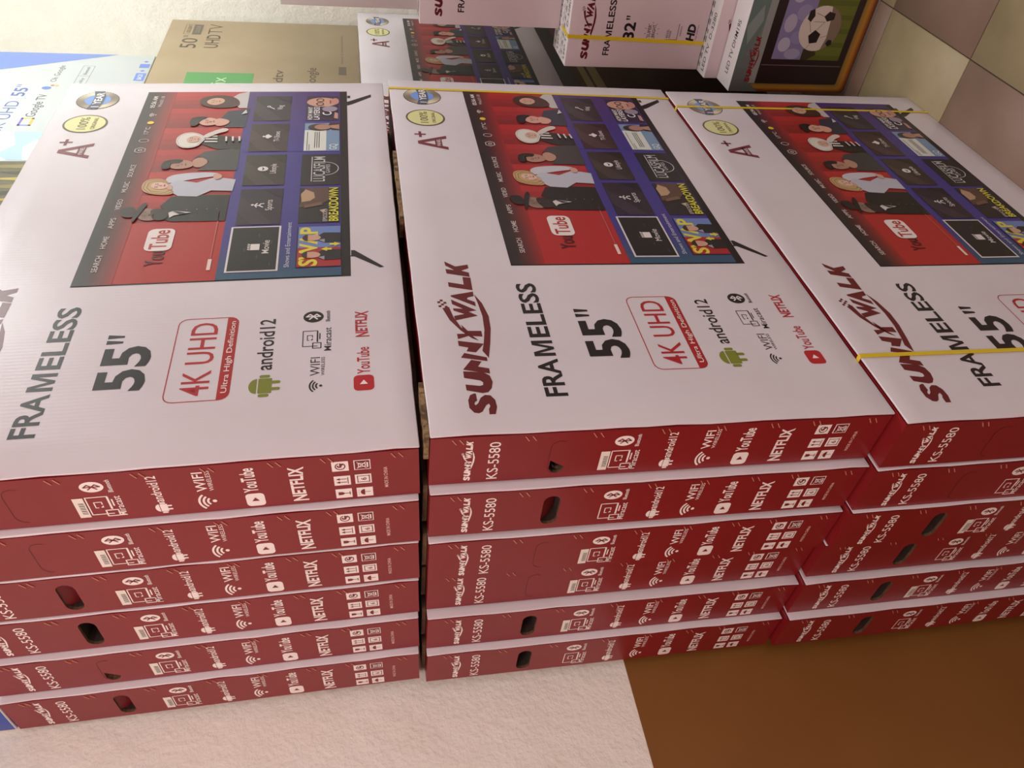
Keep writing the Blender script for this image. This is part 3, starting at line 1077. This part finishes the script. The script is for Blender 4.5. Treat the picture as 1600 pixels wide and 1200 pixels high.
def strap_mesh(u, W, D, H, w=.0055, bow=0.0):
    t = .0011
    lo, hi = -.0006, H + .0006
    import bmesh
    bm = bmesh.new()
    prof = [(-.0012, lo), (-.0012, hi), (D + .0012, hi), (D + .0012, lo)]
    rings = []
    for y, z in prof:
        oy = -t if y < 0 else t
        oz = t if z > H / 2 else -t
        # bow lets the strap drift sideways a little along its run
        ub = u + (bow if z > H / 2 else 0)
        rings.append([bm.verts.new((ub - w / 2, y, z)), bm.verts.new((ub + w / 2, y, z)), bm.verts.new((ub + w / 2, y + oy, z + oz)), bm.verts.new((ub - w / 2, y + oy, z + oz))])
    for a in range(4):
        A, B = rings[a], rings[(a + 1) % 4]
        for i in range(4):
            bm.faces.new((A[i], A[(i + 1) % 4], B[(i + 1) % 4], B[i]))
    bmesh.ops.recalc_face_normals(bm, faces=bm.faces[:])
    me = bpy.data.meshes.new('strap')
    bm.to_mesh(me)
    bm.free()
    me.materials.append(M['strap'])
    return me


# torn corrugated flap edge lying in the gap on top of a carton
def torn_flap(u0, u1, y0, y1, z, th, seed, teeth=26):
    import random
    rnd = random.Random(seed)
    v, f = [], []
    for i in range(teeth + 1):
        u = u0 + (u1 - u0) * i / teeth
        yf = y0 + rnd.uniform(-.003, .005)
        hz = th * rnd.uniform(.75, 1.0)
        v += [(u, yf, z), (u, yf, z + hz), (u, y1, z + hz), (u, y1, z)]
    for i in range(teeth):
        a, b = i * 4, i * 4 + 4
        for c in range(4):
            d = (c + 1) % 4
            f.append((a + c, a + d, b + d, b + c))
    f += [(3, 2, 1, 0), (teeth * 4, teeth * 4 + 1, teeth * 4 + 2, teeth * 4 + 3)]
    me = bpy.data.meshes.new('top_flap')
    me.from_pydata(v, [], f)
    me.materials.append(M['kraft'])
    return me


# ------------------------------------------------------------------ the eighteen big cartons
ROWS = {
    'left': dict(z=1.671, yaw=-.31, lean=-1.26, x=[.002, -.006, -.003, -.0025, -.012, -.0235], y=[.009 + .127 * i for i in range(6)],
                 holes=['closed', 'closed', 'open', 'deep', 'slit', 'open'], paper=[1, 1, 1, 1, 1, 1]),
    'middle': dict(z=.8285, yaw=.15, lean=.89, x=[.001, -.013, -.0185, -.006, -.022, -.0355], y=[.0, .129, .2615, .3905, .523, .650],
                   holes=['slit', 'open', 'closed', 'closed', 'deep', 'deep'], paper=[1, 0, 1, 1, 1, 0]),
    'right': dict(z=.0005, yaw=.17, lean=.37, x=[-.032, -.033, -.038, -.026, -.037, -.053], y=[-.004, .1235, .2475, .3735, .507, .633],
                  holes=['closed', 'closed', 'deep', 'deep', 'deep', 'deep'], paper=[0, 0, 1, 0, 1, 0]),
}
NTH = ['topmost', 'second', 'third', 'fourth', 'fifth', 'lowest']
LABELS = {
    'left': ['topmost carton of the left stack, white face with large television picture, no yellow strap',
             'second red-sided carton down in the left stack, hand hole uncut',
             'third red-sided carton down in the left stack, red flap in open hand hole',
             'fourth red-sided carton down in the left stack, dark open hand hole',
             'fifth red-sided carton down in the left stack, hand hole only torn at one end',
             'lowest red-sided carton of the left stack, against the pinkish white wall'],
    'middle': ['topmost carton of the middle stack, white television face with one yellow strap',
               'second red-sided carton down in the middle stack, red flap in open hand hole',
               'third red-sided carton down in the middle stack, hand hole uncut, white edge above it',
               'fourth red-sided carton down in the middle stack, flush under the third, uncut hand hole',
               'fifth red-sided carton down in the middle stack, wide white edge above, open hand hole',
               'lowest red-sided carton of the middle stack, where wall paint turns brown'],
    'right': ['topmost carton of the right stack, white television face crossed by two yellow straps',
              'second red-sided carton down in the right stack, uncut hand hole',
              'third red-sided carton down in the right stack, first there with an open hand hole',
              'fourth red-sided carton down in the right stack, flush under the third, dark hand hole',
              'fifth red-sided carton down in the right stack, wide white edge above, dark hand hole',
              'lowest red-sided carton of the right stack, against the brown wall paint'],
}
strap_me_mid = strap_mesh(1.317, BW, BD, BH, .0095, .009)
strap_me_r1 = strap_mesh(1.275, BW, BD, BH, .0095, .002)
strap_me_r2 = strap_mesh(.170, BW, BD, BH, .0095, .004)
flap_gap_me = [torn_flap(.006, .13, .004, .06, BH + .0002, .0095, 3, 22), torn_flap(.66, .97, .004, .06, BH + .0002, .0095, 5, 26)]
rear_gap_me = box_mesh('top_flap', (.03, .012, BH + .0002), (BW - .03, BD - .01, BH + .008), [M['kraft_shaded']])
for row, d in ROWS.items():
    for i in range(6):
        c = empty('tv_carton', (d['x'][i], d['y'][i], d['z']), (R(d['lean']), 0, R(d['yaw'])))
        tag(c, LABELS[row][i], 'carton', 'television cartons of the %s stack' % row)
        hole = d['holes'][i]
        mesh_obj('carton_body', BODY['open' if hole == 'deep' else hole], c)
        mesh_obj('front_panel', PANELS[(i + len(row)) % 3], c)
        for n, me in SIDE_ME.items():
            mesh_obj(n, me, c)
        for z in (.79, .67, .555, .435, .335, .235, .155, .045):
            mesh_obj('staple_pair', staple_me, c).location = (0, 0, z)
        if d['paper'][i]:
            mesh_obj('barcode_label', label_me, c)
        if hole == 'open':
            mesh_obj('hand_flap', flap_me, c)
        elif hole in ('closed', 'slit'):
            mesh_obj('hand_hole_crease', crease_me, c)
        if i == 0:
            front_print(c)
        if row == 'middle':
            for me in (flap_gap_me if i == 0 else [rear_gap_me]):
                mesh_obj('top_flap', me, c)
            if i == 0:
                mesh_obj('strap', strap_me_mid, c)
        if row == 'right' and i == 0:
            mesh_obj('strap', strap_me_r1, c)
            mesh_obj('strap', strap_me_r2, c)

# ------------------------------------------------------------------ pile behind, against the back wall
def plain_carton(name, W, D, H, loc, rot, mat, bevel=.003, face_mats=None, mats=None):
    c = empty(name, loc, rot)
    mesh_obj('carton_body', box_mesh('carton_body', (0, 0, 0), (W, D, H), mats or [mat], bevel, face_mats), c)
    return c


PY = .35
ap = empty('tv_carton', (3.03 - BW, PY, .902))
tag(ap, 'white television carton in the dim gap above the middle stack, large A grade mark showing', 'carton')
mesh_obj('carton_body', BODY['closed'], ap)
mesh_obj('front_panel', PANEL, ap)
front_print(ap)

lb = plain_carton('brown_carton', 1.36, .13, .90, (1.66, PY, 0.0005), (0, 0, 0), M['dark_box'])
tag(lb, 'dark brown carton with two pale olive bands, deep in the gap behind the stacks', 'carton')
k = Ink()
k.rect(.0, .835, 1.36, .899, (26, 22, 24))  # black strip: shade of the gap under the upper carton, put in colour
k.rect(.0, .770, 1.36, .8, (158, 142, 86))
k.rect(.0, .718, 1.36, .758, (158, 142, 86))
mesh_obj('bands_and_gap_shade', k.mesh('bands_and_gap_shade', 'front'), lb)

bx = 2.862 - 1.30
br = plain_carton('brown_carton', 1.30, .13, .79, (bx, PY, 1.7305), (0, 0, 0), M['kraft_box'])
tag(br, 'plain kraft carton printed 50 inch UHDTV with a green panel, behind the left stack', 'carton')
KI = (72, 60, 46)
k = Ink()
k.text('50', .978, .657, 1.085, .062, KI, 0, .004)
for u in (1.096, 1.110):
    k.rect(u, .700, u + .005, .719, KI)
k.line([(1.133, .694), (1.133, .722), (1.245, .722), (1.245, .694)], .0015, KI, 0)
k.text('SOLIBAY', 1.150, .697, 1.238, .016, KI)
k.rect(1.129, .652, 1.245, .689, (92, 84, 72))
k.text('COLOUR', 1.150, .662, 1.226, .016, (168, 150, 122), 1)
mesh_obj('size_lettering', k.mesh('size_lettering', 'front'), br)
k = Ink()
k.text('UHD', .985, .570, 1.130, .056, KI, 0, .006)
k.text('TV', 1.140, .570, 1.253, .056, KI, 0, -.012)
mesh_obj('resolution_lettering', k.mesh('resolution_lettering', 'front'), br)
k = Ink()
k.rect(.40, .408, .735, .656, (74, 146, 78))
k.text('nix', .585, .506, .690, .055, (190, 214, 176), 1, -.008)
mesh_obj('green_panel', k.mesh('green_panel', 'front'), br)
k = Ink()
k.text('dtv', .656, .297, .772, .038, KI, 0, .004)
mesh_obj('feature_lettering', k.mesh('feature_lettering', 'front'), br)
k = Ink()
k.text('Google', .615, .172, .804, .036, KI, 0, .004)
mesh_obj('feature_lettering', k.mesh('feature_lettering', 'front'), br)
k = Ink()
k.rect(.737, .054, .819, .084, (96, 84, 68))
mesh_obj('printed_block', k.mesh('printed_block', 'front'), br)
k = Ink()
for a, b in ((.85, .93), (.94, .96), (.97, 1.16)):
    k.rect(a, .066, b, .074, (128, 112, 88))
mesh_obj('handling_symbols', k.mesh('handling_symbols', 'front'), br)

bl = plain_carton('tv_carton', 1.38, .13, .82, (2.45 - 1.38, PY, 2.523), (0, 0, 0), M['grey_white'])
tag(bl, 'white carton with blue corner wedge printed UHD 55, at the top left behind the stack', 'carton')
k = Ink()
k.poly([(1.3795, .135), (1.3795, .80), (1.13, .80), (1.215, .506)], (106, 130, 194))
mesh_obj('blue_wedge', k.mesh('blue_wedge', 'front'), bl)
k = Ink()
BI = (84, 98, 164)
k.text('4K UHD', .700, .372, .945, .042, BI, 0, -.006)
mesh_obj('resolution_lettering', k.mesh('resolution_lettering', 'front'), bl)
k = Ink()
k.rect(.966, .362, .968, .415, (170, 172, 180))
k.text('55', .985, .374, 1.055, .044, BI, 0, .016)
for u in (1.064, 1.078):
    k.rect(u, .404, u + .005, .419, BI)
mesh_obj('size_lettering', k.mesh('size_lettering', 'front'), bl)
k = Ink()
for (a, b, c_, e), col in zip([(.757, .294, .764, .335), (.757, .294, .815, .302), (.808, .294, .815, .335), (.757, .328, .815, .335)],
                              [(90, 130, 220), (222, 170, 60), (220, 190, 70), (120, 90, 190)]):
    k.rect(a, b, c_, e, col)
k.text('Google TV', .824, .299, 1.003, .030, (84, 82, 88), 0, 0)
mesh_obj('service_lettering', k.mesh('service_lettering', 'front'), bl)
k = Ink()
k.rect(1.030, .294, 1.032, .338, (190, 190, 194))
k.ell(1.058, .318, .013, .016, (92, 124, 180))
k.ell(1.080, .303, .007, .007, (214, 110, 90))
k.ell(1.078, .288, .007, .007, (222, 170, 90))
mesh_obj('assistant_icon', k.mesh('assistant_icon', 'front'), bl)
k = Ink()
k.text('Ok Google', 1.112, .301, 1.262, .020, (110, 106, 108), 0, 0)
mesh_obj('service_lettering', k.mesh('service_lettering', 'front'), bl)
k = Ink()
k.line([(1.06, .198), (1.06, .238), (1.264, .238), (1.264, .198)], .002, (150, 148, 150), 0, True)
k.rect(1.168, .198, 1.170, .238, (150, 148, 150))
k.text('Dolby', 1.08, .212, 1.150, .012, (110, 108, 112))
k.text('Bluetooth', 1.182, .212, 1.254, .012, (110, 108, 112))
mesh_obj('feature_lettering', k.mesh('feature_lettering', 'front'), bl)
k = Ink()
for a, b in ((1.136, 1.206), (1.256, 1.294)):
    k.rect(a, .006, b, .042, (96, 124, 196))
k.text('BACK', 1.146, .016, 1.196, .016, (230, 232, 240), 1)
mesh_obj('back_lettering', k.mesh('back_lettering', 'front'), bl)
k = Ink()
for u in (1.228, 1.316):
    k.poly([(u - .008, .024), (u, .034), (u + .008, .024), (u, .014)], (96, 124, 196))
mesh_obj('handling_symbols', k.mesh('handling_symbols', 'front'), bl)
k = Ink()                                            # printed landscape pictures
k.rect(.10, .04, .712, .37, (196, 208, 204))
k.rect(.519, .235, .712, .37, (206, 222, 228), 1)
k.poly([(.519, .30), (.56, .34), (.62, .30), (.712, .33), (.712, .235), (.519, .235)], (168, 196, 208), 2)
k.poly([(.519, .255), (.60, .275), (.66, .25), (.64, .235), (.519, .235)], (232, 232, 226), 3)
k.rect(.10, .04, .513, .37, (96, 92, 72), 1)
for i in range(9):
    k.poly([(.14 + i * .04, .04), (.15 + i * .04, .20 + .05 * (i % 3)), (.165 + i * .04, .36 - .06 * (i % 2)), (.175 + i * .04, .18), (.17 + i * .04, .04)], ((176, 158, 76), (64, 66, 52), (132, 122, 74))[i % 3], 2)
mesh_obj('landscape_picture', k.mesh('landscape_picture', 'front'), bl)

b4 = plain_carton('tv_carton', 1.36, .12, .80, (-.020, .668, 2.500), (0, 0, 0), M['white2'], .003, {'-x': 1, '+x': 1, '-z': 1, '+z': 1}, [M['white2'], M['blue']])
tag(b4, 'blue carton end at the lower left corner, beside the lowest carton of the left stack', 'carton')

# ------------------------------------------------------------------ smaller boxes facing the aisle
SX = R(-90)
F32 = {}
k = F32['brand_lettering'] = Ink()
brand(k, lambda u, v: (.028 + (u - .0425) * .57, .425 + (v - .71) * .57), MAROON)
k = F32['product_lettering'] = Ink()
frameless(k, .0435, .3485, .229, .023, .018)
k = F32['size_lettering'] = Ink()
k.text('32', .1005, .266, .158, .041, BLACK, 0, .03)
for u in (.166, .1745):
    k.poly([(u + .001, .291), (u + .004, .291), (u + .0055, .305), (u - .0005, .305)], BLACK)
k = F32['brightness_lettering'] = Ink()
k.text('SUPER', .110, .207, .152, .012, BLACK, 0, .006)
k.text('BRIGHT', .110, .190, .152, .012, BLACK, 0, .006)
for a in range(0, 360, 36):
    ca, sa = math.cos(R(a)), math.sin(R(a))
    k.line([(.131 + .024 * ca * 1.05, .204 + .022 * sa), (.131 + .029 * ca * 1.05, .204 + .027 * sa)], .0015, BLACK)
k = F32['bezel_lettering'] = Ink()
k.line([(.104, .149), (.104, .105), (.158, .105)], .0022, (110, 60, 66))
k.text('BEZEL', .110, .140, .140, .007, BLACK)
k.text('FREE', .110, .130, .134, .007, BLACK)
k.text('DESIGN', .118, .092, .150, .006, BLACK)
k = F32['definition_lettering'] = Ink()
k.text('HD', .100, .040, .157, .031, BLACK, 0, .05, .18)
k.text('High Definition', .106, .031, .158, .005, (110, 60, 66))
F32_ME = {n: k.mesh(n, 'front') for n, k in F32.items()}
W32, D32, H32 = .80, .097, .505
B32 = box_mesh('carton_body', (0, 0, 0), (W32, D32, H32), [M['white2'], M['pinkish']], .003, {'-y': 1, '-x': 1, '+x': 1})
tk = Ink()
tk.text('LED TV  D-3280', .018, .018, .215, .022, BLACK, 0, .002)
top_text_me = tk.mesh('top_lettering', 'top', D32, H32)
tk = Ink()
for i in range(34):                                  # cut dark print along the fold of the lid
    u = .012 + i * .0225
    tk.poly([(u, .0905), (u + .008 + .004 * (i % 3), .0945), (u + .012, .0965), (u + .002, .0965)], BLACK)
for i in range(26):
    u = .02 + i * .029
    tk.rect(u, .058, u + .014 + .006 * (i % 2), .064, (70, 70, 72))
    tk.rect(u + .003, .070, u + .016, .075, (70, 70, 72))
top_marks_me = tk.mesh('top_print', 'top', D32, H32)


def small_carton(x, y_left, z, label, front=True, strap=None, pict=False):
    c = empty('tv_carton', (x, y_left, z), (0, 0, SX))
    tag(c, label, 'carton', 'smaller television cartons facing the aisle')
    mesh_obj('carton_body', B32, c)
    if front:
        for n, me in F32_ME.items():
            mesh_obj(n, me, c)
        if pict:
            tv_picture(c, .577, (0, 0, .02))
    mesh_obj('top_lettering', top_text_me, c)
    mesh_obj('top_print', top_marks_me, c)
    if strap:
        mesh_obj('strap', strap_mesh(strap, W32, D32, H32, .0125, .010), c)
    return c


small_carton(1.80, .130, .0005, 'white LED TV D-3280 carton whose lid shows beside the football box', True, None, True)
small_carton(1.90, .115, .0005, 'white carton hidden behind the LED TV D-3280 carton, under the strapped one', False)
small_carton(1.872, .128, .507, 'white 32 inch carton with one yellow strap, above the football box', True, .095, True)
small_carton(1.972, .128, .507, 'white carton directly behind the strapped 32 inch carton, lid edge showing', False)
small_carton(2.004, .044, 1.0135, 'white carton with FRAMELESS lettering cut off by the upper picture edge', True, None, True)
tall = plain_carton('white_carton', .76, .60, 1.512, (2.115, .040, .0005), (0, 0, SX), M['white2'])
tag(tall, 'tall white carton almost wholly hidden behind the boxes facing the aisle', 'carton')
blank = plain_carton('white_carton', .80, .68, .465, (2.012, .000, 1.5195), (0, 0, SX), M['white2'])  # unseen depth extended so the carton shades the gap behind
tag(blank, 'blank white carton corner at the upper picture edge, beside the cream wall', 'carton')

# box with the football picture
FW, FD, FH = .50, .112, .456
fb = empty('tv_carton', (1.683, .127, .0005), (0, 0, SX))
tag(fb, 'small grey carton with a football picture and gold border, standing on the floor tiles', 'carton')
mesh_obj('carton_body', box_mesh('carton_body', (0, 0, 0), (FW, FD, FH), [M['white2']], .002), fb)
k = Ink()
for i in range(12):
    f = i / 11
    k.rect(.001 + i * (FW - .002) / 12, .001, .001 + (i + 1) * (FW - .002) / 12, FH - .001, tuple(int(a + (b - a) * f) for a, b in zip((104, 110, 108), (156, 158, 156))))
k.poly([(.03, FH - .002), (.10, .444), (.27, .372), (.33, .40), (.40, FH - .002)], (106, 124, 118), 1)
k.poly([(.16, .436), (.24, .40), (.29, .41), (.22, FH - .004)], (140, 152, 148), 2)
mesh_obj('front_print', k.mesh('front_print', 'front'), fb)
k = Ink()
GO = [(120, 92, 42), (150, 120, 56), (168, 124, 50), (186, 130, 48), (172, 112, 40), (138, 78, 30), (104, 54, 22)]
for n_, g in enumerate(GO):
    a0, a1 = .033 - .0045 * n_, .033 - .0045 * (n_ + 1)
    b0, b1 = .056 - .0068 * n_, .056 - .0068 * (n_ + 1)
    k.rrect(a1, b1, FW - a1, .39 - .006 * n_, .012, g, 1 + (6 - n_) * .1)
mesh_obj('gold_border', k.mesh('gold_border', 'front'), fb)
k = Ink()
k.rect(.031, .366, FW - .031, .392, (150, 152, 150), 2)
k.rrect(.031, .052, FW - .031, .366, .006, (44, 30, 30), 2.2)
k.rect(.094, .06, .097, .36, (112, 90, 84), 3)
k.rect(.116, .077, FW - .116, .331, (138, 128, 172), 3)
for cu_, cv_, ru_, rv_, g in ((.135, .26, .018, .03, (166, 157, 190)), (.165, .30, .024, .022, (188, 181, 204)), (.19, .255, .022, .03, (150, 140, 184)),
                              (.235, .30, .03, .022, (180, 172, 198)), (.27, .26, .026, .028, (156, 146, 184)), (.33, .295, .03, .026, (184, 177, 202)), (.36, .25, .018, .022, (166, 157, 192))):
    k.ell(cu_, cv_, ru_, rv_, g, 3.5 + ru_ * 5, 18)
k.rect(.116, .077, FW - .116, .223, (106, 112, 42), 4)
for i in range(6):
    k.rect(.116 + i * .045, .077, .132 + i * .045, .223, (92, 98, 36), 5)
k.poly([(.116, .223), (.15, .223), (.16, .19), (.135, .17), (.116, .2)], (62, 54, 34), 6)
mesh_obj('screen_picture', k.mesh('screen_picture', 'front'), fb)
k = Ink()
bu, bv, brd = .221, .188, .074
k.ell(bu, bv, brd, brd, (220, 206, 198), 7, 32)
k.poly([(bu + brd * math.cos(R(a)), bv + brd * math.sin(R(a))) for a in range(200, 345, 12)] + [(bu + .02, bv - .03), (bu - .03, bv - .035)], (134, 114, 100), 8)


def pent(cx, cy, r_, rot, sx=1, sy=1):
    k.poly([(cx + r_ * sx * math.cos(R(rot + 72 * i)), cy + r_ * sy * math.sin(R(rot + 72 * i))) for i in range(5)], (34, 26, 26), 9)


pent(bu - .028, bv + .012, .024, 80, 1, .95)
pent(bu + .040, bv - .022, .021, 20, .8, 1)
pent(bu + .042, bv + .046, .022, 50, 1, .6)
pent(bu - .045, bv - .05, .012, 30)
for a, b in (((-.012, .03), (.02, .045)), ((-.005, .012), (.022, -.01)), ((-.028, -.012), (-.02, -.04)), ((.04, -.001), (.05, .03)), ((.022, -.01), (.022, .03)), ((-.052, .02), (-.068, .03))):
    k.line([(bu + a[0], bv + a[1]), (bu + b[0], bv + b[1])], .0014, (128, 112, 104), 9)
mesh_obj('football_picture', k.mesh('football_picture', 'front'), fb)
k = Ink()
brand(k, lambda u, v: (.034 + (u - .0425) * .36, .388 + (v - .71) * .42), (138, 34, 42), 3)
mesh_obj('brand_lettering', k.mesh('brand_lettering', 'front'), fb)
tk = Ink()
tk.text('LED TV DHM19S', .045, .040, .222, .024, BLACK, 0, .002)
mesh_obj('top_print', tk.mesh('top_print', 'top', FD, FH), fb)
tk = Ink()
tk.poly([(.30, .03), (.318, .03), (.318, .06), (.30, .055)], BLACK)
mesh_obj('top_lettering', tk.mesh('top_lettering', 'top', FD, FH), fb)
